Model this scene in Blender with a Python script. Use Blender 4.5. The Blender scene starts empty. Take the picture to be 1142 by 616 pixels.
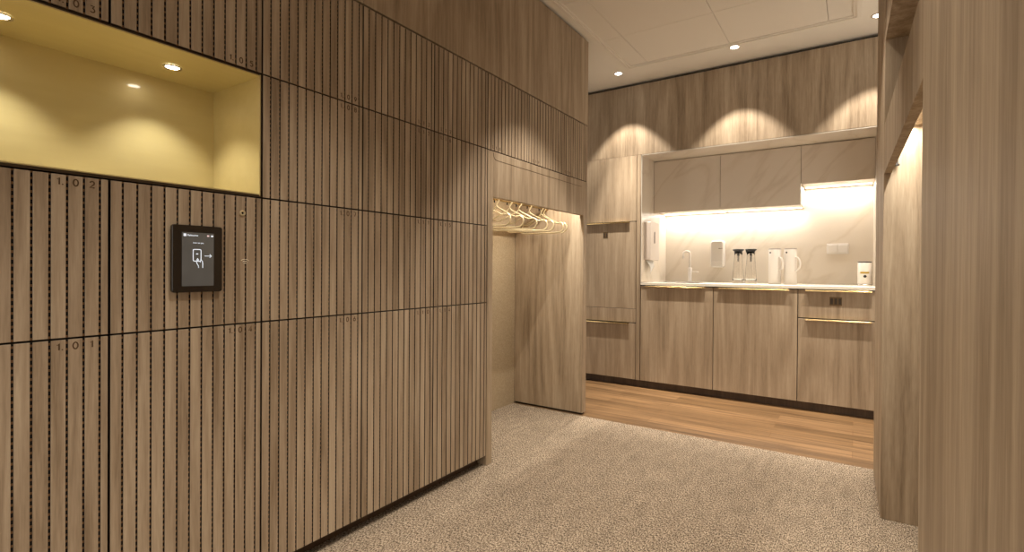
import bpy, bmesh, math, random
from mathutils import Matrix, Vector
random.seed(7)
C = bpy.context.scene.collection
PI = math.pi

# ------------------------------------------------------------------ materials
def new_mat(name):
    m = bpy.data.materials.new(name); m.use_nodes = True
    nt = m.node_tree
    return m, nt, nt.nodes['Principled BSDF']

def plain(name, col, rough=.5, metal=0., coat=0., coat_rough=.1, spec=.5):
    m, nt, b = new_mat(name)
    tc = nt.nodes.new('ShaderNodeNewGeometry')
    n = nt.nodes.new('ShaderNodeTexNoise'); n.inputs['Scale'].default_value = 35
    nt.links.new(tc.outputs['Position'], n.inputs['Vector'])
    mr = nt.nodes.new('ShaderNodeMapRange')
    mr.inputs['To Min'].default_value = max(.02, rough-.03); mr.inputs['To Max'].default_value = rough+.03
    nt.links.new(n.outputs['Fac'], mr.inputs['Value']); nt.links.new(mr.outputs['Result'], b.inputs['Roughness'])
    b.inputs['Base Color'].default_value = (*col, 1); b.inputs['Metallic'].default_value = metal
    b.inputs['Coat Weight'].default_value = coat; b.inputs['Coat Roughness'].default_value = coat_rough
    b.inputs['Specular IOR Level'].default_value = spec
    return m

def emit(name, col, s):
    m, nt, b = new_mat(name)
    b.inputs['Base Color'].default_value = (*col, 1)
    b.inputs['Emission Color'].default_value = (*col, 1); b.inputs['Emission Strength'].default_value = s
    return m

def ramp(nt, stops):
    r = nt.nodes.new('ShaderNodeValToRGB'); e = r.color_ramp.elements
    while len(e) < len(stops): e.new(.5)
    for el, (p, c) in zip(e, stops): el.position = p; el.color = (*c, 1)
    return r

def wood(name, dark, mid, light, rough=.5, tone=.0, axis='z', contrast=1.):
    """vertical grain veneer; the face attribute 'off' shifts the grain from board to board"""
    m, nt, b = new_mat(name); N = nt.nodes.new; L = nt.links.new
    g = N('ShaderNodeNewGeometry'); at = N('ShaderNodeAttribute'); at.attribute_name = 'off'
    off = N('ShaderNodeVectorMath'); off.operation = 'SCALE'; off.inputs[0].default_value = (3.1, 2.7, 5.3)
    L(at.outputs['Fac'], off.inputs['Scale'])
    add = N('ShaderNodeVectorMath'); add.operation = 'ADD'
    L(g.outputs['Position'], add.inputs[0]); L(off.outputs[0], add.inputs[1])
    def noise(across, along, detail, dist=0.):
        mp = N('ShaderNodeMapping')
        mp.inputs['Scale'].default_value = (across, across, along) if axis == 'z' else (along, across, across)
        L(add.outputs[0], mp.inputs['Vector'])
        n = N('ShaderNodeTexNoise'); n.inputs['Scale'].default_value = 1
        n.inputs['Detail'].default_value = detail; n.inputs['Distortion'].default_value = dist
        L(mp.outputs[0], n.inputs['Vector']); return n
    a = noise(9, .55, 3, .6); f = noise(70, 3.2, 5, .5); p = noise(300, 20, 3)
    # cathedral rings
    mp = N('ShaderNodeMapping'); mp.inputs['Scale'].default_value = (5, 5, .42) if axis == 'z' else (.42, 5, 5)
    L(add.outputs[0], mp.inputs['Vector'])
    n0 = N('ShaderNodeTexNoise'); n0.inputs['Scale'].default_value = 1; n0.inputs['Detail'].default_value = 1
    L(mp.outputs[0], n0.inputs['Vector'])
    mul = N('ShaderNodeMath'); mul.operation = 'MULTIPLY'; mul.inputs[1].default_value = 42
    L(n0.outputs['Fac'], mul.inputs[0])
    sn = N('ShaderNodeMath'); sn.operation = 'SINE'; L(mul.outputs[0], sn.inputs[0])
    def mad(x, k, y):
        q = N('ShaderNodeMath'); q.operation = 'MULTIPLY_ADD'; L(x, q.inputs[0]); q.inputs[1].default_value = k
        if hasattr(y, 'is_output'): L(y, q.inputs[2])
        else: q.inputs[2].default_value = y
        return q.outputs[0]
    k = contrast
    v = mad(a.outputs['Fac'], .75*k, .5-.375*k-.425*k-.21*k)
    v = mad(f.outputs['Fac'], .85*k, v)
    v = mad(p.outputs['Fac'], .42*k, v)
    v = mad(sn.outputs[0], .11*k, v)
    if tone:
        wn = N('ShaderNodeTexWhiteNoise'); wn.noise_dimensions = '1D'; L(at.outputs['Fac'], wn.inputs['W'])
        v = mad(wn.outputs['Value'], tone, v); v = mad(v, 1., -tone*.5)
    r = ramp(nt, [(.15, dark), (.5, mid), (.85, light)]); L(v, r.inputs['Fac'])
    L(r.outputs['Color'], b.inputs['Base Color'])
    b.inputs['Roughness'].default_value = rough
    bp = N('ShaderNodeBump'); bp.inputs['Strength'].default_value = .12; bp.inputs['Distance'].default_value = .001
    L(f.outputs['Fac'], bp.inputs['Height']); L(bp.outputs[0], b.inputs['Normal'])
    return m

OAK_D, OAK_M, OAK_L = (.215, .153, .092), (.355, .268, .178), (.48, .380, .266)
M = {}
M['oak'] = wood('oak veneer', OAK_D, OAK_M, OAK_L, .6)
M['slat'] = wood('oak slats', (.23, .163, .100), (.375, .285, .195), (.50, .40, .285), .6, tone=.13)
M['oak_cab'] = wood('oak cabinet fronts', OAK_D, OAK_M, OAK_L, .6, tone=.08, contrast=.8)
M['core'] = plain('dark slat core', (.03, .016, .008), .8)
M['plinth'] = wood('dark plinth wood', (.06, .034, .018), (.085, .05, .027), (.12, .075, .042), .5)
M['dark'] = plain('dark brown carcass', (.018, .012, .008), .7)
M['frame'] = plain('dark bronze frame', (.045, .027, .012), .4)
M['engraved'] = plain('engraved numeral brown', (.085, .042, .012), .7)
M['brass'] = plain('brass', (.62, .47, .24), .26, 1.)
M['gold_wire'] = plain('pale gold lacquer', (.56, .465, .29), .34, .35)
M['black'] = plain('black plastic', (.008, .006, .005), .4)
M['bezel'] = plain('terminal bezel', (.014, .009, .006), .22)
M['white'] = plain('white plastic', (.66, .61, .55), .35)
M['pinkish'] = plain('white enamel', (.54, .47, .41), .4)
M['chrome'] = plain('brushed steel', (.72, .70, .66), .25, 1.)
M['counter'] = plain('white solid surface', (.70, .66, .58), .28)
M['ceil'] = plain('ceiling paint', (.79, .735, .64), .8)
M['ceil_tile'] = plain('ceiling tile enamel', (.76, .70, .605), .6)
M['wallp'] = None
M['bronze'] = plain('bronze pull', (.16, .105, .05), .4, .6)
M['yellow'] = plain('yellow label', (.62, .42, .05), .5)
M['paper'] = plain('white paper', (.82, .80, .76), .8)
M['steel_dark'] = plain('grey lid', (.30, .26, .22), .4)
M['white_sign'] = plain('pale printed mark', (.72, .64, .50), .6)
M['led'] = emit('led diffuser', (1., .90, .74), 6.)
M['lamp'] = emit('lamp lens', (1., .92, .80), 30.)
M['gfx'] = emit('screen graphics', (.80, .88, 1.), .62)
M['gfx_red'] = emit('screen status icon', (1., .72, .74), .5)

# gold lacquer of the niche
def gold_mat():
    m, nt, b = new_mat('gold lacquer'); N = nt.nodes.new; L = nt.links.new
    g = N('ShaderNodeNewGeometry'); mp = N('ShaderNodeMapping'); mp.inputs['Scale'].default_value = (30, 4, 30)
    L(g.outputs['Position'], mp.inputs['Vector'])
    n = N('ShaderNodeTexNoise'); n.inputs['Scale'].default_value = 1; n.inputs['Detail'].default_value = 3
    L(mp.outputs[0], n.inputs['Vector'])
    r = ramp(nt, [(.2, (.55, .45, .215)), (.8, (.59, .49, .24))]); L(n.outputs['Fac'], r.inputs['Fac'])
    L(r.outputs['Color'], b.inputs['Base Color'])
    b.inputs['Metallic'].default_value = .35; b.inputs['Roughness'].default_value = .40
    b.inputs['Coat Weight'].default_value = .8; b.inputs['Coat Roughness'].default_value = .07
    return m
M['gold'] = gold_mat()

def groove_mat():
    m, nt, b = new_mat('perforated groove'); N = nt.nodes.new; L = nt.links.new
    g = N('ShaderNodeNewGeometry'); s = N('ShaderNodeSeparateXYZ'); L(g.outputs['Position'], s.inputs[0])
    d = N('ShaderNodeMath'); d.operation = 'DIVIDE'; d.inputs[1].default_value = .0155; L(s.outputs['Z'], d.inputs[0])
    f = N('ShaderNodeMath'); f.operation = 'FRACT'; L(d.outputs[0], f.inputs[0])
    r = ramp(nt, [(0., (.002, .0015, .001)), (.62, (.26, .135, .056))]); r.color_ramp.interpolation = 'CONSTANT'
    L(f.outputs[0], r.inputs['Fac']); L(r.outputs['Color'], b.inputs['Base Color'])
    b.inputs['Roughness'].default_value = .8
    return m
M['groove'] = groove_mat()

def stone_mat():
    m, nt, b = new_mat('veined beige stone'); N = nt.nodes.new; L = nt.links.new
    g = N('ShaderNodeNewGeometry')
    mp = N('ShaderNodeMapping'); m0 = N('ShaderNodeMapping'); m0.inputs['Rotation'].default_value = (0, -.70, 0); L(g.outputs['Position'], m0.inputs['Vector'])
    mp.inputs['Scale'].default_value = (1.5, 1.0, .38); L(m0.outputs[0], mp.inputs['Vector'])
    n = N('ShaderNodeTexNoise'); n.inputs['Scale'].default_value = 1.9; n.inputs['Detail'].default_value = 5
    n.inputs['Roughness'].default_value = .5; n.inputs['Distortion'].default_value = .5
    L(mp.outputs[0], n.inputs['Vector'])
    s = N('ShaderNodeMath'); s.operation = 'SUBTRACT'; s.inputs[1].default_value = .5; L(n.outputs['Fac'], s.inputs[0])
    a = N('ShaderNodeMath'); a.operation = 'ABSOLUTE'; L(s.outputs[0], a.inputs[0])
    r = ramp(nt, [(0., (.57, .485, .385)), (.010, (.60, .515, .41)), (.035, (.635, .555, .455))]); L(a.outputs[0], r.inputs['Fac'])
    L(r.outputs['Color'], b.inputs['Base Color']); b.inputs['Roughness'].default_value = .38
    return m
M['stone'] = stone_mat()

def carpet_mat():
    m, nt, b = new_mat('boucle carpet'); N = nt.nodes.new; L = nt.links.new
    g = N('ShaderNodeNewGeometry')
    mp = N('ShaderNodeMapping'); mp.inputs['Scale'].default_value = (235, 100, 100)
    L(g.outputs['Position'], mp.inputs['Vector'])
    v = N('ShaderNodeTexNoise'); v.inputs['Scale'].default_value = 1; v.inputs['Detail'].default_value = 3; v.inputs['Roughness'].default_value = .7
    L(mp.outputs[0], v.inputs['Vector'])
    r = ramp(nt, [(.38, (.038, .026, .016)), (.485, (.25, .190, .132)), (.59, (.55, .455, .35))]); L(v.outputs['Fac'], r.inputs['Fac'])
    mp2 = N('ShaderNodeMapping'); mp2.inputs['Scale'].default_value = (26, 7, 1); L(g.outputs['Position'], mp2.inputs['Vector'])
    n2 = N('ShaderNodeTexNoise'); n2.inputs['Scale'].default_value = 1; n2.inputs['Detail'].default_value = 3; L(mp2.outputs[0], n2.inputs['Vector'])
    r2 = ramp(nt, [(.3, (.84, .84, .84)), (.7, (1.1, 1.1, 1.1))]); L(n2.outputs['Fac'], r2.inputs['Fac'])
    mx = N('ShaderNodeMix'); mx.data_type = 'RGBA'; mx.blend_type = 'MULTIPLY'; mx.inputs['Factor'].default_value = 1
    L(r.outputs['Color'], mx.inputs[6]); L(r2.outputs['Color'], mx.inputs[7]); L(mx.outputs[2], b.inputs['Base Color'])
    b.inputs['Roughness'].default_value = .95; b.inputs['Specular IOR Level'].default_value = .1
    bp = N('ShaderNodeBump'); bp.inputs['Strength'].default_value = .9; bp.inputs['Distance'].default_value = .006
    L(v.outputs['Fac'], bp.inputs['Height']); L(bp.outputs[0], b.inputs['Normal'])
    return m
M['carpet'] = carpet_mat()

def plank_mat():
    m, nt, b = new_mat('oak plank floor'); N = nt.nodes.new; L = nt.links.new
    g = N('ShaderNodeNewGeometry')
    br = N('ShaderNodeTexBrick'); br.offset = .37; br.offset_frequency = 2; br.squash = 1
    br.inputs['Scale'].default_value = 1; br.inputs['Brick Width'].default_value = 1.15; br.inputs['Row Height'].default_value = .115
    br.inputs['Mortar Size'].default_value = .0014; br.inputs['Bias'].default_value = 0
    br.inputs['Color1'].default_value = (.110, .061, .025, 1); br.inputs['Color2'].default_value = (.205, .119, .055, 1)
    br.inputs['Mortar'].default_value = (.12, .06, .02, 1)
    L(g.outputs['Position'], br.inputs['Vector'])
    mp = N('ShaderNodeMapping'); mp.inputs['Scale'].default_value = (1.6, 34, 1); L(g.outputs['Position'], mp.inputs['Vector'])
    n = N('ShaderNodeTexNoise'); n.inputs['Scale'].default_value = 1; n.inputs['Detail'].default_value = 5; n.inputs['Distortion'].default_value = .6
    L(mp.outputs[0], n.inputs['Vector'])
    r = ramp(nt, [(.30, (.55, .50, .44)), (.5, (1., 1., 1.)), (.70, (1.42, 1.40, 1.36))]); L(n.outputs['Fac'], r.inputs['Fac'])
    mx = N('ShaderNodeMix'); mx.data_type = 'RGBA'; mx.blend_type = 'MULTIPLY'; mx.inputs['Factor'].default_value = 1
    L(br.outputs['Color'], mx.inputs[6]); L(r.outputs['Color'], mx.inputs[7]); L(mx.outputs[2], b.inputs['Base Color'])
    b.inputs['Roughness'].default_value = .42
    return m
M['plank'] = plank_mat()

def felt_mat():
    m, nt, b = new_mat('woven wallcovering'); N = nt.nodes.new; L = nt.links.new
    g = N('ShaderNodeNewGeometry')
    n = N('ShaderNodeTexNoise'); n.inputs['Scale'].default_value = 160; n.inputs['Detail'].default_value = 2
    L(g.outputs['Position'], n.inputs['Vector'])
    r = ramp(nt, [(.3, (.33, .25, .15)), (.7, (.46, .36, .235))]); L(n.outputs['Fac'], r.inputs['Fac'])
    L(r.outputs['Color'], b.inputs['Base Color']); b.inputs['Roughness'].default_value = .9
    return m
M['wallp'] = felt_mat()

def glass_mat():
    m, nt, b = new_mat('clear glass')
    b.inputs['Base Color'].default_value = (.97, .96, .94, 1); b.inputs['Transmission Weight'].default_value = 1
    b.inputs['Roughness'].default_value = .02; b.inputs['IOR'].default_value = 1.45
    return m
M['glass'] = glass_mat()

def screen_mat():
    m, nt, b = new_mat('lit screen'); N = nt.nodes.new; L = nt.links.new
    g = N('ShaderNodeNewGeometry'); n = N('ShaderNodeTexNoise'); n.inputs['Scale'].default_value = 9
    L(g.outputs['Position'], n.inputs['Vector'])
    r = ramp(nt, [(.3, (.066, .058, .048)), (.7, (.090, .078, .064))]); L(n.outputs['Fac'], r.inputs['Fac'])
    b.inputs['Base Color'].default_value = (.01, .01, .01, 1); b.inputs['Roughness'].default_value = .12
    L(r.outputs['Color'], b.inputs['Emission Color']); b.inputs['Emission Strength'].default_value = .9
    return m
M['screen'] = screen_mat()

# ------------------------------------------------------------------ mesh helpers
def bm_new():
    bm = bmesh.new(); bm.faces.layers.float.new('off'); return bm

def box(bm, x0, x1, y0, y1, z0, z1, bev=0., mi=0, off=None):
    vs = [bm.verts.new((x, y, z)) for x in (x0, x1) for y in (y0, y1) for z in (z0, z1)]
    idx = [(0, 1, 3, 2), (4, 6, 7, 5), (0, 4, 5, 1), (2, 3, 7, 6), (0, 2, 6, 4), (1, 5, 7, 3)]
    fs = [bm.faces.new([vs[i] for i in f]) for f in idx]
    if bev > 0:
        es = list({e for f in fs for e in f.edges})
        r = bmesh.ops.bevel(bm, geom=es, offset=bev, segments=1, affect='EDGES', profile=.5)
        fs = list({f for v in r['verts'] for f in v.link_faces} | {f for f in fs if f.is_valid})
    lay = bm.faces.layers.float['off']; o = random.random()*9 if off is None else off
    for f in fs: f.material_index = mi; f[lay] = o
    return fs

def tube(bm, pts, r, seg=10, closed=False, mi=0):
    pts = [Vector(p) for p in pts]; n = len(pts); rings = []
    rad = r if isinstance(r, (list, tuple)) else [r]*n
    up = None
    for i in range(n):
        if closed: t = pts[(i+1) % n]-pts[i-1]
        else: t = pts[min(i+1, n-1)]-pts[max(i-1, 0)]
        t.normalize()
        if up is None:
            up = Vector((0, 0, 1)) if abs(t.z) < .9 else Vector((1, 0, 0))
        s = t.cross(up).normalized(); up = s.cross(t).normalized()
        rings.append([bm.verts.new(pts[i]+rad[i]*(math.cos(a)*s+math.sin(a)*up)) for a in [2*PI*k/seg for k in range(seg)]])
    m = n if closed else n-1
    for i in range(m):
        A, B = rings[i], rings[(i+1) % n]
        for k in range(seg):
            f = bm.faces.new((A[k], A[(k+1) % seg], B[(k+1) % seg], B[k])); f.smooth = True; f.material_index = mi
    if not closed:
        bm.faces.new(rings[0]).material_index = mi; bm.faces.new(rings[-1][::-1]).material_index = mi

def lathe(bm, prof, seg=40, cx=0, cy=0, mi=0, smooth=True):
    """prof: list of (radius, z); radius 0 closes"""
    rings = []
    for r, z in prof:
        if r < 1e-6: rings.append([bm.verts.new((cx, cy, z))])
        else: rings.append([bm.verts.new((cx+r*math.cos(2*PI*k/seg), cy+r*math.sin(2*PI*k/seg), z)) for k in range(seg)])
    for A, B in zip(rings, rings[1:]):
        for k in range(seg):
            a = [A[k % len(A)], A[(k+1) % len(A)], B[(k+1) % len(B)], B[k % len(B)]]
            a = list(dict.fromkeys(a))
            if len(a) >= 3:
                f = bm.faces.new(a); f.smooth = smooth; f.material_index = mi

def rrect_prism(bm, w, h, d, r, seg=6, bev=0.):
    """rounded rectangle in local (x: width, y: height) extruded along z from 0 to d"""
    pts = []
    for cx, cy, a0 in ((w/2-r, h/2-r, 0), (-w/2+r, h/2-r, PI/2), (-w/2+r, -h/2+r, PI), (w/2-r, -h/2+r, 1.5*PI)):
        for k in range(seg+1):
            a = a0+PI/2*k/seg; pts.append((cx+r*math.cos(a), cy+r*math.sin(a)))
    n = len(pts)
    sc = lambda s: [( x*(1-2*s/w), y*(1-2*s/h)) for x, y in pts]
    levels = [(0, 0), (d-bev, 0), (d, bev)] if bev else [(0, 0), (d, 0)]
    rings = [[bm.verts.new((x, y, z)) for x, y in sc(s)] for z, s in levels]
    for A, B in zip(rings, rings[1:]):
        for k in range(n): bm.faces.new((A[k], A[(k+1) % n], B[(k+1) % n], B[k]))
    bm.faces.new(rings[0][::-1]); bm.faces.new(rings[-1])

# wall-left frame: local x -> +Y, local y -> +Z, local z -> +X
WL = Matrix(((0, 0, 1, 0), (1, 0, 0, 0), (0, 1, 0, 0), (0, 0, 0, 1)))
# back-wall frame (faces -Y): local x -> +X, local y -> +Z, local z -> -Y
WB = Matrix(((1, 0, 0, 0), (0, 0, -1, 0), (0, 1, 0, 0), (0, 0, 0, 1)))

def obj(name, bm, mats, parent=None, world=True):
    """one mesh object; geometry given in world space unless world=False (then local to the parent)"""
    if not isinstance(mats, (list, tuple)): mats = [mats]
    bmesh.ops.recalc_face_normals(bm, faces=bm.faces)
    if parent and world:
        root = parent
        while root.parent: root = root.parent
        mw = Matrix.Translation(root.location) @ root.rotation_euler.to_matrix().to_4x4()
        bmesh.ops.transform(bm, matrix=mw.inverted(), verts=bm.verts)
    me = bpy.data.meshes.new(name); bm.to_mesh(me); bm.free()
    for m in mats: me.materials.append(m)
    o = bpy.data.objects.new(name, me); C.objects.link(o)
    if parent: o.parent = parent
    return o

def tag(o, label, cat, group=None):
    o['label'] = label; o['category'] = cat
    if group: o['group'] = group
    return o

def thing(name, label, cat, loc=(0, 0, 0), rotz=0., group=None):
    o = bpy.data.objects.new(name, None); C.objects.link(o)
    o.location = loc; o.rotation_euler = (0, 0, rotz); o.empty_display_size = .1
    return tag(o, label, cat, group)

def struct(name, bm, mats):
    o = obj(name, bm, mats); o['kind'] = 'structure'; return o

def dup(root, loc, rotz, label):
    r = root.copy(); C.objects.link(r); r.location = loc; r.rotation_euler = (0, 0, rotz); r['label'] = label
    for ch in list(root.children):
        c = ch.copy(); C.objects.link(c); c.parent = r
        for g in ch.children:
            d = g.copy(); C.objects.link(d); d.parent = c
    return r

def one_box(name, b, mats, parent=None, bev=.0008, world=True):
    bm = bm_new(); box(bm, *b, bev=bev); return obj(name, bm, mats, parent, world)

def text_bm(items):
    """items: (string, size, matrix) -> one bmesh of flat lettering with a hair of thickness"""
    bm = bm_new()
    for s, size, mat in items:
        cu = bpy.data.curves.new('t', 'FONT'); cu.body = s; cu.size = size; cu.align_x = 'CENTER'; cu.align_y = 'CENTER'
        cu.extrude = .0002; cu.resolution_u = 4
        to = bpy.data.objects.new('t', cu); C.objects.link(to)
        bpy.context.view_layer.update()
        me = bpy.data.meshes.new_from_object(to.evaluated_get(bpy.context.evaluated_depsgraph_get()))
        me.transform(mat); bm.from_mesh(me)
        bpy.data.objects.remove(to); bpy.data.curves.remove(cu); bpy.data.meshes.remove(me)
    return bm

def arc(cx, cy, rx, ry, a0, a1, n=12):
    return [(cx+rx*math.cos(math.radians(a0+(a1-a0)*i/n)), cy+ry*math.sin(math.radians(a0+(a1-a0)*i/n))) for i in range(n+1)]
GLYPH = {
 '0': [arc(0, .5, .27, .46, 0, 360, 24)], '1': [[(-.16, .74), (.06, .95), (.06, .04)]],
 '2': [arc(0, .69, .25, .26, 165, -40, 12)+[(-.26, .05), (.28, .05)]],
 '3': [[(-.23, .95), (.22, .95), (-.03, .60)]+arc(-.03, .33, .28, .28, 90, -140, 14)],
 '4': [[(.10, .04), (.10, .95), (-.30, .27), (.30, .27)]],
 '5': [[(.23, .95), (-.19, .95), (-.22, .57)]+arc(-.03, .335, .28, .29, 105, -140, 14)],
 '6': [[(.13, .95), (-.21, .47)], arc(0, .32, .27, .28, 0, 360, 20)],
 '7': [[(-.26, .95), (.26, .95), (-.06, .04)]],
 '8': [arc(0, .71, .22, .23, 0, 360, 20), arc(0, .27, .27, .24, 0, 360, 20)],
 '9': [[(-.13, .05), (.21, .53)], arc(0, .68, .27, .28, 0, 360, 20)]}
def digits_bm(items, h=.0172, r=.00155):
    bm = bm_new()
    for ch, mat in items:
        for st in GLYPH[ch[0]]:
            q = [mat @ Vector((x*h, (y-.5)*h, 0)) for x, y in st]
            cl = (q[0]-q[-1]).length < 1e-6
            tube(bm, q[:-1] if cl else q, r, 6, closed=cl)
        if len(ch) > 1: tube(bm, [mat @ Vector((.42*h, -.42*h, -.0009)), mat @ Vector((.42*h, -.42*h, .0006))], .0016, 10)
    for v in bm.verts: v.co.x = min(v.co.x, XL+.0005)
    return bm
def on_left(y, z, x): return Matrix.Translation((x, y, z)) @ WL
def on_back(x, z, y): return Matrix.Translation((x, y, z)) @ WB

# ------------------------------------------------------------------ room
XL = -1.57           # front plane of the locker wall
CEIL = 2.64
YB = 4.25            # front plane of the pantry wall
YE = 3.275           # far end of the locker wall
bm = bm_new(); box(bm, -2.3, 1.4, -2.6, 3.2, -.1, 0.)
struct('floor', bm, M['carpet'])
bm = bm_new(); box(bm, -2.6, 1.4, 3.2, 5.05, -.1, 0.)
struct('floor', bm, M['plank'])

# ceiling: painted margin, recessed tile field
bm = bm_new()
fx0, fx1, fy1 = -1.51, .0, 3.90
box(bm, -2.6, fx0, -2.6, 5.05, CEIL, CEIL+.1); box(bm, fx1, 1.4, -2.6, 5.05, CEIL, CEIL+.1)
box(bm, fx0, fx1, fy1, 5.05, CEIL, CEIL+.1); box(bm, fx0, fx1, -2.6, fy1, CEIL+.03, CEIL+.1)
xs = [fx0, -1.353, -.753, -.153, fx1]; ys = [fy1]+[3.36-.6*k for k in range(10)]
for a, b_ in zip(xs, xs[1:]):
    for c, d in zip(ys[1:], ys):
        box(bm, a+.0012, b_-.0012, c+.0012, d-.0012, CEIL, CEIL+.029, bev=.001, mi=1)
struct('ceiling', bm, [M['ceil'], M['ceil_tile']])
bm = bm_new()
for w0, w1, zz in ((0, .018, .006), (.018, .034, .012), (.034, .045, .004)):
    box(bm, fx0-w1+.02, fx0-w0+.02, -2.6, fy1+w1-.02, CEIL-zz, CEIL-.0001, bev=.001)
    box(bm, fx1+w0-.02, fx1+w1-.02, -2.6, fy1+w1-.02, CEIL-zz, CEIL-.0001, bev=.001)
    box(bm, fx0-w0+.02, fx1+w0-.02, fy1+w0-.02, fy1+w1-.02, CEIL-zz, CEIL-.0001, bev=.001)
struct('trim_1', bm, M['ceil_tile'])

# locker wall: plain veneer above the lockers, veneer run behind the photographer
bm = bm_new()
box(bm, XL-.02, XL, -2.6, 1.3, 2.033, 2.622, bev=.001); box(bm, XL-.02, XL, 1.302, YE+.005, 2.033, 2.622, bev=.001)
box(bm, -2.3, XL-.0215, -2.6, YE, 2.028, CEIL-.001, mi=1)
box(bm, XL-.02, XL, -2.6, .0985, 0, 2.027, bev=.001); box(bm, -2.3, XL-.0215, -2.6, .0985, 0, 2.027, mi=1)
box(bm, -2.3, -2.165, .1, YE, 0, 2.027, mi=1)
struct('wall_left', bm, [M['oak'], M['dark']])
bm = bm_new()
box(bm, -2.6, 1.4, YB, YB+.03, 2.0095, 2.614, bev=.001)
box(bm, -2.6, 1.4, YB+.05, 5.05, 2.02, CEIL-.001, mi=1)
box(bm, -2.6, 1.4, 4.952, 5.05, 0, 2.018, mi=1)
struct('wall_back', bm, [M['oak'], M['dark']])
bm = bm_new(); box(bm, -2.7, -2.6, YE, 5.05, 0, CEIL); struct('wall_far_left', bm, M['oak'])

# ------------------------------------------------------------------ lockers
ROWS = [(.053, .843), (.846, 1.2385), (1.2415, 1.6335), (1.6365, 2.0265)]
def slat_door(y0, y1, z0, z1):
    bm = bm_new(); g = .0028; z0 += .0006; z1 -= .0006
    a, b = y0+g, y1-g
    for fc in box(bm, XL-.022, XL-.0042, a, b, z0, z1, mi=1):
        if fc.calc_center_median().x < XL-.006: fc.material_index = 2
    cuts = []
    y = y0+.0285
    while y < y1-.012: cuts.append(y); y += .032
    edges = [a]+cuts+[b]
    for i in range(len(edges)-1):
        s = edges[i]+(.0023 if i else 0); e = edges[i+1]-(.0023 if i < len(edges)-2 else 0)
        for fc in box(bm, XL-.0048, XL, s, e, z0+.0002, z1-.0002, bev=.0007):
            if abs(fc.calc_center_median().x-(XL-.0024)) < .001: fc.material_index = 2
    return bm

DESC = {0: 'bottom row', 1: 'second row from floor', 2: 'third row from floor', 3: 'top row'}
def locker(y0, y1, row, num, side, where, high=False):
    z0, z1 = ROWS[row]
    t = thing('locker', f'slatted oak locker {("engraved " + num) if num else ""}, {where}'.replace('  ', ' ').replace(' ,', ','), 'locker', (XL, (y0+y1)/2, z0), 0, 'slatted lockers of the left wall')
    one_box('carcass', (-2.16, XL-.0235, y0+.001, y1-.001, z0, z1), M['dark'], t, 0)
    d = obj('door', slat_door(y0, y1, z0, z1), [M['slat'], M['groove'], M['core']], t)
    if num:
        cz = z0+.019 if row == 3 else z1-.017
        base = y1-.0995 if side == 'r' else y0+.0445
        ch = [num[0]+'.', num[2], num[3]]
        items = [(c, on_left(base+.032*k, cz, XL+.0001)) for k, c in enumerate(ch)]
        obj('number', digits_bm(items), M['engraved'], d)
    return t
locker(.1, .5, 0, '1.01', 'r', 'bottom row at the left edge of the photo')
locker(.1, .5, 1, '1.02', 'r', 'left of the wall terminal, under the gold niche')
locker(.1, .5, 3, '1.03', 'r', 'top row above the left part of the gold niche')
locker(.5, .9, 0, '1.04', 'r', 'bottom row under the wall terminal')
tl = locker(.5, .9, 1, '', 'r', 'second row, carrying the wall terminal and a brass key lock')
locker(.5, .9, 3, '1.05', 'r', 'top row above the right part of the gold niche')
for c, (a, b) in enumerate(((.9, 1.3), (1.3, 1.7), (1.7, 2.1))):
    pos = ('right of the terminal column', 'second column from coat niche', 'next to the coat niche')[c]
    for r in range(4):
        n = [['1.06', '1.07', '1.08', '1.09'], ['1.10', '1.11', '1.12', '1.13'], ['1.14', '1.15', '1.16', '1.17']][c][r]
        locker(a, b, r, n, 'l' if c == 2 else 'r', f'{DESC[r]} {pos}')
locker(2.1, 2.5, 3, '1.18', 'l', 'above the left part of the coat niche')
locker(2.5, 2.9, 3, '1.19', 'l', 'above the middle of the coat niche')
locker(2.9, YE, 3, '1.20', 'l', 'above the right end of the coat niche')
# brass cam lock and contactless symbol on the terminal locker
bm = bm_new()
lathe(bm, [(.0035, .0002), (.0035, .003), (.0045, .0042), (.0078, .0042), (.0088, .003), (.0092, .0002)], 28)
lathe(bm, [(.0092, .0002), (.0035, .0002)], 28)
bmesh.ops.transform(bm, matrix=on_left(.8375, 1.186, XL), verts=bm.verts)
k = obj('key_lock', bm, M['gold_wire'], tl); k['label'] = 'round brass key lock'
bm = bm_new(); lathe(bm, [(0, .0012), (.0034, .0012), (.0034, .0003)], 20)
bmesh.ops.transform(bm, matrix=on_left(.8375, 1.186, XL), verts=bm.verts)
obj('keyhole', bm, M['black'], k)
bm = bm_new()
for rr in (.0055, .0115, .0175):
    tube(bm, [Matrix.Translation((XL, .846, 1.026)) @ Vector((.0003, rr*math.cos(a), rr*math.sin(a))) for a in [math.radians(45+90*i/10) for i in range(11)]], .0014, 6)
k = obj('contactless_symbol', bm, M['white_sign'], tl); k['label'] = 'pale contactless waves printed on the slats'

bm = bm_new(); box(bm, -2.16, XL-.055, .1, 2.1, 0, .0515)
struct('baseboard_left', bm, M['plinth'])

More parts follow.
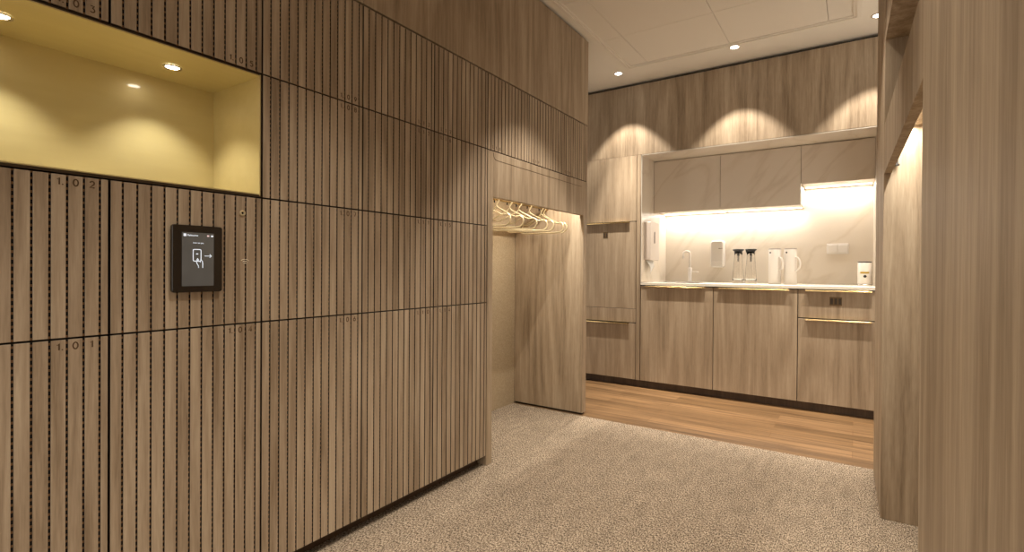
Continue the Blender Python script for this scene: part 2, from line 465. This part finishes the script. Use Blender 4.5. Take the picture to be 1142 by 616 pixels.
# ------------------------------------------------------------------ gold display niche
t = thing('display_niche', 'recessed gold lacquered display niche with two small spotlights between locker rows', 'niche', (XL, .5, 1.2425), 0)
nx0 = -1.862
one_box('back_panel', (nx0-.012, nx0, .112, .892, 1.252, 1.625), M['gold'], t, 0)
one_box('side_panel', (nx0-.012, XL-.0005, .892, .8955, 1.2465, 1.6305), M['gold'], t, 0)
one_box('side_panel', (nx0-.012, XL-.0005, .1045, .108, 1.2465, 1.6305), M['gold'], t, 0)
one_box('top_panel', (nx0, XL-.0005, .108, .892, 1.625, 1.6282), M['gold'], t, 0)
one_box('bottom_panel', (nx0, XL-.0005, .108, .892, 1.2488, 1.252), M['gold'], t, 0)
bm = bm_new()
for b in ((.1015, .8985, 1.6285, 1.633), (.1015, .8985, 1.242, 1.2485), (.8955, .8985, 1.2485, 1.6285), (.1015, .1045, 1.2485, 1.6285)):
    box(bm, XL-.03, XL-.002, *b)
obj('frame', bm, M['frame'], t)
for yy in (.328, .704):
    bm = bm_new(); lathe(bm, [(.018, 1.6236), (.020, 1.6212), (.0245, 1.6212), (.0255, 1.6246)], 36, -1.72, yy)
    d = obj('downlight', bm, M['chrome'], t)
    bm = bm_new(); lathe(bm, [(0, 1.6225), (.012, 1.6225), (.018, 1.6236)], 28, -1.72, yy); obj('lens', bm, M['lamp'], d)

# ------------------------------------------------------------------ wall terminal
t = thing('touch_terminal', 'black wall mounted touch terminal with lit screen showing a hand holding a card', 'terminal', (XL, .7055, .9465), 0)
bm = bm_new(); rrect_prism(bm, .134, .19, .011, .007, 5, .0015)
bmesh.ops.transform(bm, matrix=on_left(.7055, 1.042, XL+.0008), verts=bm.verts); obj('housing', bm, M['bezel'], t)
sx = XL+.0121
s = one_box('screen', (sx, sx+.0006, .6625, .7475, .9645, 1.1165), M['screen'], t, 0)
cy, cz, tx = .7050, 1.040, sx+.0010
P = lambda y, z: (tx, cy+y, cz+z)
bm = bm_new(); R = .0011
rr = []
for ox, oz, a0 in ((.0075, .0135, 0), (-.0075, .0135, 90), (-.0075, -.0135, 180), (.0075, -.0135, 270)):
    for i in range(5):
        a = math.radians(a0+22.5*i); rr.append(P(-.003+ox+.003*math.cos(a), .012+oz+.003*math.sin(a)))
tube(bm, rr, R, 6, closed=True)
tube(bm, [P(-.003, -.006), P(-.003, .001), P(-.0015, .003), P(.0, .001), P(.0, -.006), P(.0035, -.004), P(.006, -.008)], R*.9, 6)
tube(bm, [P(-.005, -.007), P(-.002, -.014), P(.0005, -.018), P(.001, -.024)], R*.9, 6)
tube(bm, [P(.006, .000), P(.011, -.004), P(.012, -.012), P(.012, -.024)], R*.9, 6)
tube(bm, [P(-.0055, .0165), P(-.003, .0155), P(-.0005, .0165)], R*1.3, 6)
tube(bm, [P(.017, .0105), P(.036, .0105)], R*.8, 6); tube(bm, [P(.031, .015), P(.036, .0105), P(.031, .006)], R*.8, 6)
obj('card_icon', bm, M['gfx'], s)
bm = text_bm([('Releezme', .0072, on_left(.6905, 1.1085, sx+.0009)), ('Scan uw pas', .0058, on_left(.7055, 1.0875, sx+.0009))])
obj('screen_text', bm, M['gfx'], s)
bm = bm_new(); box(bm, sx+.0007, sx+.0011, .6665, .6735, 1.1055, 1.1125); obj('logo_icon', bm, M['gfx'], s)
bm = bm_new(); box(bm, sx+.0007, sx+.0011, .7395, .7455, 1.1065, 1.1105); obj('status_icon', bm, M['gfx'], s)
bm = bm_new(); box(bm, sx+.0007, sx+.0011, .7290, .7345, 1.1065, 1.1105); obj('alert_icon', bm, M['gfx_red'], s)

# ------------------------------------------------------------------ open coat niche in the locker wall
t = thing('coat_niche', 'open oak coat niche with lit hanging rail at the end of the locker wall', 'wardrobe', (XL, 2.68, 0), 0)
one_box('jamb', (-2.14, XL, 2.1035, 2.15, 0, 1.6325), M['oak'], t)
hd = one_box('header', (XL-.03, XL, 2.1505, YE-.056, 1.395, 1.6325), M['oak'], t)
bm = bm_new()
tube(bm, [(XL+.0002, y, z) for y, z in ((2.152, 1.626), (2.154, 1.607), (2.16, 1.597), (2.17, 1.592), (2.185, 1.59), (3.17, 1.59), (3.19, 1.592))], .0012, 6)
g = obj('milled_line', bm, M['engraved'], hd)
ep = one_box('end_panel', (-2.14, XL, 3.22, YE, .012, 1.6325), M['oak'], t, .001)
one_box('foot_strip', (-2.13, XL-.012, 3.226, YE-.006, 0, .0118), M['dark'], ep, 0)
one_box('back_panel', (-2.16, -2.1405, 2.1505, 3.2195, 0, 1.6), M['wallp'], t, 0)
one_box('top_panel', (-2.1395, XL-.031, 2.1505, 3.2195, 1.601, 1.6325), M['oak'], t, 0)
bm = bm_new(); tube(bm, [(-1.86, 2.151, 1.456), (-1.86, 3.2195, 1.456)], .0115, 18); obj('rail', bm, M['brass'], t)
one_box('led_strip', (-1.640, -1.628, 2.16, 3.21, 1.5945, 1.6005), M['led'], t, 0)

def make_hanger():
    t = thing('coat_hanger', '', 'hanger', (-1.86, 2.6, 1.4538), 0, 'pale gold wire hangers on the lit rail')
    r = .0046
    pts = [(0, 0, -.042)]
    def half(s):
        p = [(s*.004, 0, -.044), (s*.012, 0, -.053), (s*.03, 0, -.064), (s*.08, 0, -.089), (s*.135, 0, -.116)]
        for i in range(9):
            a = math.radians(62-152*i/8); p.append((s*(.155+.038*math.cos(a)), 0, -.143+.036*math.sin(a)))
        return p
    loop = half(1)+[(.08, 0, -.179), (0, 0, -.179), (-.08, 0, -.179)]+half(-1)[::-1]
    bm = bm_new(); tube(bm, loop, r, 10, closed=True); obj('frame', bm, M['gold_wire'], t, world=False)
    hk = [(0, 0, -.043), (0, 0, -.03), (.006, 0, -.021)]
    for i in range(13):
        a = math.radians(-50+235*i/12); hk.append((.0182*math.cos(a), 0, .0182*math.sin(a)))
    bm = bm_new(); tube(bm, hk, .0042, 10); h = obj('hook', bm, M['gold_wire'], t, world=False)
    q = hk[-1]
    bm = bm_new(); tube(bm, [(q[0], 0, q[2]+.001), (q[0]+.0005, 0, q[2]-.010), (q[0]+.001, 0, q[2]-.019)], [.0042, .0044, .0034], 10)
    c = obj('hook_tip', bm, M['black'], h, world=False); c['label'] = 'black hook tip'
    return t
h0 = make_hanger()
HL = ['pale gold wire hanger nearest the lockers, leftmost on the rail', 'pale gold wire hanger second from the left on the rail', 'pale gold wire hanger third from the left on the rail',
      'pale gold wire hanger in the middle of the seven on the rail', 'pale gold wire hanger third from the right on the rail', 'pale gold wire hanger second from the right, overlapping the last one',
      'pale gold wire hanger farthest right, against the end panel']
for i, (y, a) in enumerate(((2.44, .10), (2.586, .05), (2.729, .14), (2.839, .34), (2.971, .0), (3.128, -.10), (3.165, -.06))):
    if i == 0: h = h0; h.location.y = y; h.rotation_euler.z = a; h['label'] = HL[0]
    else: dup(h0, (-1.86, y, 1.4538), a, HL[i])

# ------------------------------------------------------------------ pantry wall
def handle_rail(x0, x1, z, parent, y=YB):
    """edge pull: a top flange and a lip projecting from the front edge"""
    bm = bm_new(); box(bm, x0, x1, y-.017, y+.010, z-.0045, z+.0005, bev=.0005); box(bm, x0, x1, y-.017, y-.0135, z-.0092, z-.0045, bev=.0005)
    return obj('handle', bm, M['brass'], parent)
def pull(x, z, w, h, parent, bars=2):
    bm = bm_new(); f = YB-.0012
    box(bm, x-w/2, x+w/2, f, YB-.0001, z-h/2, z+h/2, bev=.0006)
    k = obj('flush_lock', bm, M['bronze'], parent); k['label'] = 'small bronze flush lock'
    bm = bm_new()
    n = bars
    for i in range(n):
        cx = x-w/2+w*(i+.5)/n
        box(bm, cx-w*.32/n, cx+w*.32/n, f-.0016, f-.0001, z-h*.34, z+h*.34, bev=.0005)
    obj('lock_insert', bm, M['frame'], k)
FT = .02
tc = thing('tall_cabinet', 'tall oak pantry cabinet left of the lit kitchenette with brass edge pulls', 'cabinet', (-1.84, YB, 0), 0)
one_box('carcass', (-2.245, -1.5675, YB+FT+.002, 4.95, .066, 2.008), M['dark'], tc, 0)
bm = bm_new(); box(bm, -1.5645, -1.5305, YB, YB+FT, .064, 2.008, bev=.0008); obj('filler_panel', bm, M['oak_cab'], tc)
TX0, TX1 = -2.245, -1.5690
d = one_box('door', (TX0, TX1, YB, YB+FT, 1.4405, 2.008), M['oak_cab'], tc)
d = one_box('door', (TX0, TX1, YB, YB+FT, .6785, 1.4335), M['oak_cab'], tc); handle_rail(TX0, -1.628, 1.4335, d); pull(-1.853, 1.325, .046, .055, d)
d = one_box('drawer', (TX0, TX1, YB, YB+FT, .5590, .6745), M['oak_cab'], tc)
d = one_box('door', (TX0, TX1, YB, YB+FT, .065, .5505), M['oak_cab'], tc); handle_rail(TX0, -1.628, .5505, d)

BX = [(-1.5235, -.9315), (-.9268, -.3438), (-.3385, .122)]
BL = ['oak base cabinet with one plain door under the faucet', 'oak base cabinet with one plain door under the carafes and jugs', 'oak base cabinet with a top drawer under the white canister']
for i, (a, b) in enumerate(BX):
    t = thing('base_cabinet', BL[i], 'cabinet', ((a+b)/2, YB, 0), 0, 'oak base cabinets of the kitchenette')
    one_box('carcass', (a+.001, b-.001, YB+FT+.002, 4.92, .066, .70), M['dark'], t, 0)
    if i < 2:
        d = one_box('door', (a, b, YB, YB+FT, .065, .8795), M['oak_cab'], t)
        handle_rail(a+.045 if i == 0 else a+.035, b-.055, .8795, d)
    else:
        d = one_box('drawer', (a, b, YB, YB+FT, .6780, .8795), M['oak_cab'], t); handle_rail(a+.045, b-.02, .8795, d); pull(-.107, .803, .074, .062, d, 3)
        d = one_box('door', (a, b, YB, YB+FT, .065, .6695), M['oak_cab'], t); handle_rail(a+.045, b-.02, .6695, d)
bm = bm_new(); box(bm, -2.245, .75, YB+.05, 4.95, 0, .0635)
struct('baseboard_back', bm, M['plinth'])

# lit recess: lining, white edge, splashback
NX0, NX1 = -1.52, .122
bm = bm_new()
box(bm, NX0-.005, NX0, YB-.001, 4.93, .9075, 2.005, mi=0)
box(bm, NX1, NX1+.005, YB-.001, 4.93, .9075, 2.005, mi=0)
box(bm, NX0, NX1, YB-.001, 4.93, 2.0005, 2.005, mi=0)
struct('trim_2', bm, [M['stone']])
bm = bm_new()
box(bm, NX0-.0045, NX0-.0005, YB-.004, YB-.0012, .9075, 2.0045, bev=.0005); box(bm, NX1+.0005, NX1+.0045, YB-.004, YB-.0012, .9075, 2.0045, bev=.0005)
box(bm, NX0-.0045, NX1+.0045, YB-.004, YB-.0012, 2.0007, 2.0047, bev=.0005)
struct('trim_3', bm, M['counter'])
bm = bm_new(); box(bm, NX0, NX1, 4.93, 4.95, .9075, 2.0045); struct('splashback', bm, M['stone'])

# plain oak run right of the recess
bm = bm_new(); box(bm, .1275, .75, YB, YB+FT, .065, 2.008, bev=.0008); box(bm, .1275, .75, YB+FT+.001, 4.95, .066, 2.008, mi=1)
struct('wall_right', bm, [M['oak_cab'], M['dark']])

# countertop with cut-out, sink
SXa, SXb, SYa, SYb = -1.46, -1.10, 4.42, 4.72
bm = bm_new(); z0, z1 = .8875, .907
box(bm, NX0-.0045, SXa, YB-.006, 4.949, z0, z1); box(bm, SXb, NX1+.0045, YB-.006, 4.949, z0, z1)
box(bm, SXa, SXb, YB-.006, SYa, z0, z1); box(bm, SXa, SXb, SYb, 4.949, z0, z1)
bmesh.ops.remove_doubles(bm, verts=bm.verts, dist=1e-5)
tag(obj('countertop', bm, M['counter']), 'thin white worktop running the width of the lit kitchenette', 'countertop')
bm = bm_new(); th = .003
box(bm, SXa+.001, SXb-.001, SYa+.001, SYb-.001, .76, .763)
for b in ((SXa+.001, SXa+.004, SYa+.001, SYb-.001), (SXb-.004, SXb-.001, SYa+.001, SYb-.001), (SXa+.004, SXb-.004, SYa+.001, SYa+.004), (SXa+.004, SXb-.004, SYb-.004, SYb-.001)):
    box(bm, *b, .763, .9065)
tag(obj('sink', bm, M['chrome']), 'steel sink set into the white worktop in front of the faucet', 'sink')

# wall cabinets with light under them
YC = 4.555
WX = [(NX0+.003, -.9495), (-.9465, -.3535), (-.3505, NX1-.002)]
WLb = ['beige veined wall cabinet above the towel dispenser, leftmost of three', 'beige veined wall cabinet above the carafes, middle of three', 'shorter beige veined wall cabinet above the double switch, rightmost']
for i, (a, b) in enumerate(WX):
    z0 = 1.533 if i < 2 else 1.694
    t = thing('wall_cabinet', WLb[i], 'cabinet', ((a+b)/2, YC, z0), 0, 'veined wall cabinets in the lit recess')
    bm = bm_new(); bm_c = box(bm, a, b, YC+.0225, 4.929, z0+.012, 1.999); obj('carcass', bm, M['stone'], t)
    one_box('door', (a, b, YC, YC+.02, z0, 1.995), M['stone'], t, .0008)
    one_box('led_strip', (a+.012, b-.012, 4.845, 4.862, z0+.006, z0+.0115), M['led'], t, 0)

# ------------------------------------------------------------------ things in the kitchenette
Z = .9075
t = thing('paper_towel_dispenser', 'white paper towel dispenser on the left side wall of the lit recess', 'dispenser', (NX0, 4.41, 1.095), 0)
bm = bm_new(); rrect_prism(bm, .235, .335, .058, .012, 5, .004)
bmesh.ops.transform(bm, matrix=on_left(4.425, 1.2685, NX0+.0005), verts=bm.verts); obj('body', bm, M['pinkish'], t)
bm = bm_new(); rrect_prism(bm, .026, .105, .001, .012, 5)
bmesh.ops.transform(bm, matrix=on_left(4.415, 1.30, NX0+.0586), verts=bm.verts); k = obj('level_window', bm, M['frame'], t); k['label'] = 'dark vertical level window'
bm = bm_new(); pr = []
for i in range(13):
    u = i/12
    pr.append([(NX0+.012+.035*math.sin(u*1.6)+.012*math.sin(3*u+v*2), 4.33+.15*v, 1.100-.115*u*(.75+.25*math.cos(3*v))) for v in [k/8 for k in range(9)]])
V = [[bm.verts.new(p) for p in r_] for r_ in pr]
for A, B in zip(V, V[1:]):
    for k in range(8): bm.faces.new((A[k], A[k+1], B[k+1], B[k])).smooth = True
bmesh.ops.solidify(bm, geom=bm.faces[:], thickness=.0006); obj('paper_towel', bm, M['paper'], t)

t = thing('faucet', 'pale steel swan neck faucet at the back of the worktop', 'faucet', (-1.262, 4.82, Z), 0)
bm = bm_new(); lathe(bm, [(0, .0002), (.0215, .0002), (.0215, .004), (.018, .006), (.018, .128), (.0165, .132), (0, .132)], 32)
obj('body', bm, M['white'], t, world=False)
sp = [(0, 0, .13), (0, 0, .255)]
for i in range(1, 13):
    a = PI*i/12; sp.append((-.028+.028*math.cos(a), -.012*(1-math.cos(a)), .255+.028*math.sin(a)))
sp += [(-.056, -.024, .215)]
bm = bm_new(); tube(bm, sp, .0105, 16); obj('spout', bm, M['white'], t, world=False)
bm = bm_new(); tube(bm, [(.015, 0, .092), (.05, -.004, .094), (.078, -.006, .093)], [.0065, .0045, .004], 12); obj('lever', bm, M['white'], t, world=False)

t = thing('soap_dispenser', 'white rounded soap dispenser mounted on the splashback right of the faucet', 'dispenser', (-1.032, 4.93, 1.045), 0)
bm = bm_new(); rrect_prism(bm, .112, .245, .088, .026, 8, .008)
bmesh.ops.transform(bm, matrix=on_back(-1.032, 1.165, 4.9295), verts=bm.verts); obj('body', bm, M['white'], t)
bm = bm_new(); rrect_prism(bm, .098, .045, .004, .016, 6, .002)
bmesh.ops.transform(bm, matrix=on_back(-1.032, 1.073, 4.8412), verts=bm.verts); obj('push_bar', bm, M['white'], t)
bm = bm_new(); box(bm, -1.018, -.998, 4.8402, 4.8412, 1.211, 1.216, bev=.0003); box(bm, -.995, -.985, 4.8402, 4.8412, 1.211, 1.216, bev=.0003)
obj('printed_mark', bm, M['engraved'], t)

def make_carafe():
    t = thing('carafe', '', 'carafe', (0, 0, Z), 0, 'glass carafes on the worktop')
    bm = bm_new()
    out = [(0, .0005), (.042, .0005), (.0475, .005), (.048, .012), (.046, .04), (.040, .12), (.034, .19), (.031, .235), (.0335, .262)]
    inn = [(.0315, .262), (.029, .235), (.032, .19), (.038, .12), (.0435, .042), (.0435, .03), (.038, .024), (0, .024)]
    lathe(bm, out+inn, 44); obj('bottle', bm, M['glass'], t, world=False)
    bm = bm_new()
    lathe(bm, [(0, .289), (.040, .290), (.0445, .287), (.0445, .281), (.040, .278), (.030, .268), (.0270, .2625), (.0245, .250), (.012, .246), (.010, .236), (0, .236)], 36)
    for s in (.9, 1.5, 2.1, 2.7, 5.2): box(bm, .036*math.cos(s)-.003, .036*math.cos(s)+.003, .036*math.sin(s)-.003, .036*math.sin(s)+.003, .262, .282)
    l = obj('lid', bm, M['black'], t, world=False); l['label'] = 'black funnel lid'
    bm = bm_new(); lathe(bm, [(0, .2355), (.008, .2355), (.007, .185), (0, .183)], 20); obj('filter_stem', bm, M['steel_dark'], t, world=False)
    return t
c0 = make_carafe(); c0.location = (-.8195, 4.66, Z); c0['label'] = 'clear glass carafe with black lid, left one beside the soap dispenser'
dup(c0, (-.7215, 4.66, Z), .5, 'clear glass carafe with black lid, right one beside the white jugs')

def make_jug():
    t = thing('vacuum_jug', '', 'jug', (0, 0, Z), 0, 'white jugs on the worktop')
    r = .0465
    bm = bm_new(); lathe(bm, [(0, .0005), (r-.003, .0005), (r, .004), (r, .279), (r-.003, .2815), (0, .2815)], 48); obj('body', bm, M['white'], t, world=False)
    bm = bm_new(); lathe(bm, [(0, .282), (r-.002, .282), (r-.001, .2845), (r-.004, .290), (0, .2905)], 40); obj('lid', bm, M['steel_dark'], t, world=False)
    # D handle on the +x side
    bm = bm_new(); p = []
    for i in range(15):
        a = math.radians(100-200*i/14); p.append((r-.006+.050*max(0, math.cos(a))**.8, 0, .165+.052*math.sin(a)))
    p = [(r-.004, 0, .217)]+p+[(r-.004, 0, .113)]
    tube(bm, p, .0068, 12); obj('handle', bm, M['white'], t, world=False)
    # black dot on the front of the wall
    a = math.radians(274); n = Vector((math.cos(a), math.sin(a), 0))
    bm = bm_new(); lathe(bm, [(0, .0018), (.0064, .0016), (.0074, .0)], 20)
    bmesh.ops.transform(bm, matrix=Matrix.Translation(n*r+Vector((0, 0, .256))) @ n.to_track_quat('Z', 'Y').to_matrix().to_4x4(), verts=bm.verts)
    d = obj('dot', bm, M['black'], t, world=False); d['label'] = 'small black dot'
    return t
j0 = make_jug(); j0.location = (-.540, 4.64, Z); j0.rotation_euler.z = math.radians(-42); j0['label'] = 'white cylindrical jug with a black dot, left one next to the carafes'
dup(j0, (-.427, 4.64, Z), math.radians(-36), 'white cylindrical jug with a black dot, right one nearer the switch')

t = thing('canister', 'white canister with black lid and yellow label at the right end of the worktop', 'canister', (.0635, 4.62, Z), 0)
r = .044
bm = bm_new(); lathe(bm, [(0, .014), (r-.002, .014), (r, .017), (r, .172), (r-.002, .174), (0, .174)], 48); obj('body', bm, M['white'], t, world=False)
bm = bm_new(); lathe(bm, [(0, .1745), (r, .1745), (r, .180), (r-.003, .182), (0, .182)], 40); obj('lid', bm, M['black'], t, world=False)
bm = bm_new(); lathe(bm, [(0, .0004), (r+.001, .0004), (r+.003, .003), (r+.003, .010), (r+.001, .0136), (0, .0136)], 40); obj('base_ring', bm, M['chrome'], t, world=False)
bm = bm_new(); cs = []
for i in range(13):
    a = math.radians(-128+76*i/12); cs.append([bm.verts.new(((r+.0006)*math.cos(a), (r+.0006)*math.sin(a), z)) for z in (.093, .106)])
for A, B in zip(cs, cs[1:]): bm.faces.new((A[0], B[0], B[1], A[1]))
bmesh.ops.solidify(bm, geom=bm.faces[:], thickness=.0004); obj('label_strip', bm, M['yellow'], t, world=False)
bm = bm_new(); a = math.radians(-88); n = Vector((math.cos(a), math.sin(a), 0))
lathe(bm, [(0, .0012), (.0112, .0008), (.0116, -.0008)], 6)
bmesh.ops.transform(bm, matrix=Matrix.Translation(n*(r+.0004)+Vector((0, 0, .073))) @ n.to_track_quat('Z', 'Y').to_matrix().to_4x4(), verts=bm.verts)
obj('emblem', bm, M['black'], t, world=False)

t = thing('light_switch', 'white double switch plate on the splashback right of the jugs', 'switch', (-.115, 4.93, 1.2), 0)
bm = bm_new(); rrect_prism(bm, .152, .084, .008, .004, 4, .002)
bmesh.ops.transform(bm, matrix=on_back(-.115, 1.199, 4.9295), verts=bm.verts); obj('plate', bm, M['white'], t)
for s in (-1, 1):
    bm = bm_new(); rrect_prism(bm, .062, .064, .004, .003, 4, .0012)
    bmesh.ops.transform(bm, matrix=on_back(-.115+s*.0345, 1.199, 4.9213), verts=bm.verts); obj('rocker', bm, M['white'], t)

# ------------------------------------------------------------------ right-hand coat cupboard (local frame: x into the wall, y along it)
t = thing('cloakroom_cupboard', 'oak cloakroom cupboard on the right with open lit bay and shelf above', 'wardrobe', (.097, 2.585, 0), .0133)
def rb(name, b, m, bev=.0008, parent=None): return one_box(name, b, m, parent or t, bev, world=False)
yN = -1.246
rb('far_jamb', (0, .60, .0, .605, 0, CEIL-.002), M['oak'])
rb('near_panel', (0, .022, -3.4, yN, 0, CEIL-.002), M['oak'])
rb('near_side', (.0225, .60, yN-.022, yN, 0, CEIL-.002), M['oak'])
hd = rb('header', (.001, .026, yN+.0005, -.0005, 1.420, 1.622), M['oak'], .001)
rb('back_panel', (.60, .615, yN, .0, 0, CEIL-.002), M['oak'], 0)
rb('shelf', (.0265, .5995, yN+.0005, -.0005, 1.603, 1.622), M['oak'], 0)
rb('soffit', (.001, .5995, yN+.0005, -.0005, 1.968, 2.0), M['oak'], 0)
rb('fascia', (.001, .021, yN+.0005, -.0005, 2.0005, CEIL-.002), M['oak'])
rb('led_strip', (.075, .087, yN+.01, -.01, 1.5965, 1.6025), M['led'], 0)
bm = bm_new(); tube(bm, [(.30, yN+.001, 1.475), (.30, -.001, 1.475)], .0115, 18); rl = obj('rail', bm, M['brass'], t, world=False)
bm = bm_new(); box(bm, .032, .046, -.016, -.0006, 1.452, 1.482, bev=.001); box(bm, .026, .050, -.030, -.016, 1.444, 1.452, bev=.001)
obj('door_stop', bm, M['black'], t, world=False)

# ------------------------------------------------------------------ ceiling downlights
def make_down():
    t = thing('ceiling_downlight', '', 'downlight', (0, 0, CEIL), 0, 'downlights along the kitchenette ceiling')
    bm = bm_new(); lathe(bm, [(.026, -.001), (.028, -.004), (.036, -.004), (.039, -.0004), (.026, -.0004)], 40); obj('trim_ring', bm, M['ceil'], t, world=False)
    bm = bm_new(); lathe(bm, [(0, -.0022), (.026, -.0022), (.026, -.0006), (0, -.0006)], 32); obj('lens', bm, M['lamp'], t, world=False)
    return t
d0 = make_down(); DL = [(-1.632, 3.98), (-.735, 3.965), (.112, 3.965)]
d0.location = (*DL[0], CEIL); d0['label'] = 'round ceiling downlight above the tall cabinet, leftmost of three'
dup(d0, (*DL[1], CEIL), 0, 'round ceiling downlight above the middle of the kitchenette')
dup(d0, (*DL[2], CEIL), 0, 'round ceiling downlight half hidden by the right cupboard jamb')

# ------------------------------------------------------------------ light
WARM = (1., .90, .77)
def spot(x, y, z, w, ang, blend=.35, r=.012, tilt=(0, 0), col=WARM):
    l = bpy.data.lights.new('downlight_beam', 'SPOT'); l.energy = w; l.spot_size = math.radians(ang); l.spot_blend = blend
    l.shadow_soft_size = r; l.color = col
    o = bpy.data.objects.new('downlight_beam', l); C.objects.link(o); o.location = (x, y, z); o.rotation_euler = (math.radians(tilt[0]), math.radians(tilt[1]), 0)
    return o
for x, y in DL:
    spot(x, y, CEIL-.006, 75, 78, .30)
    spot(x, y, CEIL-.006, 270, 52, 1.)
# corridor downlights out of frame
for x, y, e, bl in ((-.95, 2.46, 115, .35), (-.35, 2.46, 60, .4), (-.80, 1.0, 115, .9), (-.35, 1.0, 75, .8), (-.7, -.2, 130, .8)): spot(x, y, CEIL-.004, e, 78, bl)
# niche spots
for yy in (.328, .704): spot(-1.72, yy, 1.6195, 8.5, 100, .6, .008, col=(1., .95, .82))
def area(x, y, z, sx, sy, w, col, rot=(0, 0, 0)):
    l = bpy.data.lights.new('led_line', 'AREA'); l.shape = 'RECTANGLE'; l.size = sx; l.size_y = sy; l.energy = w; l.color = col
    o = bpy.data.objects.new('led_line', l); C.objects.link(o); o.location = (x, y, z); o.rotation_euler = rot
    return o
LED = (1., .96, .90)
area((NX0-.352)/2, 4.8535, 1.5385, 1.13, .015, 6.9, LED)
area((-.352+NX1)/2, 4.8535, 1.6995, .44, .015, 3.0, LED)
area(-1.634, 2.685, 1.594, .012, 1.0, 11.5, (1., .94, .82))
area(.18, 1.97, 1.596, .012, 1.2, 11, (1., .94, .82))

w = bpy.data.worlds.new('room light'); bpy.context.scene.world = w; w.use_nodes = True
bg = w.node_tree.nodes['Background']; bg.inputs['Color'].default_value = (1., .92, .81, 1); bg.inputs['Strength'].default_value = 1.6

# ------------------------------------------------------------------ camera
F, V0 = 566.986, 302.919
yaw, pit, rol = (math.radians(a) for a in (33.957, -.32175, .37692))
cy_, sy_ = math.cos(yaw), math.sin(yaw)
f = Vector((-sy_, cy_, 0)); r = Vector((cy_, sy_, 0)); u = Vector((0, 0, 1))
f, u = math.cos(pit)*f+math.sin(pit)*u, -math.sin(pit)*f+math.cos(pit)*u
r, u = math.cos(rol)*r+math.sin(rol)*u, -math.sin(rol)*r+math.cos(rol)*u
cam = bpy.data.cameras.new('camera'); co = bpy.data.objects.new('camera', cam); C.objects.link(co)
m = Matrix((r, u, -f)).transposed().to_4x4(); m.translation = (0, 0, 1.02); co.matrix_world = m
cam.sensor_width = 36; cam.sensor_fit = 'HORIZONTAL'; cam.lens = F/1142*36; cam.shift_y = (V0-308)/1142
cam.clip_start = .02
sc = bpy.context.scene; sc.camera = co
sc.view_settings.view_transform = 'Standard'; sc.view_settings.look = 'None'; sc.view_settings.gamma = 1
sc.view_settings.use_curve_mapping = False; sc.view_settings.exposure = 0
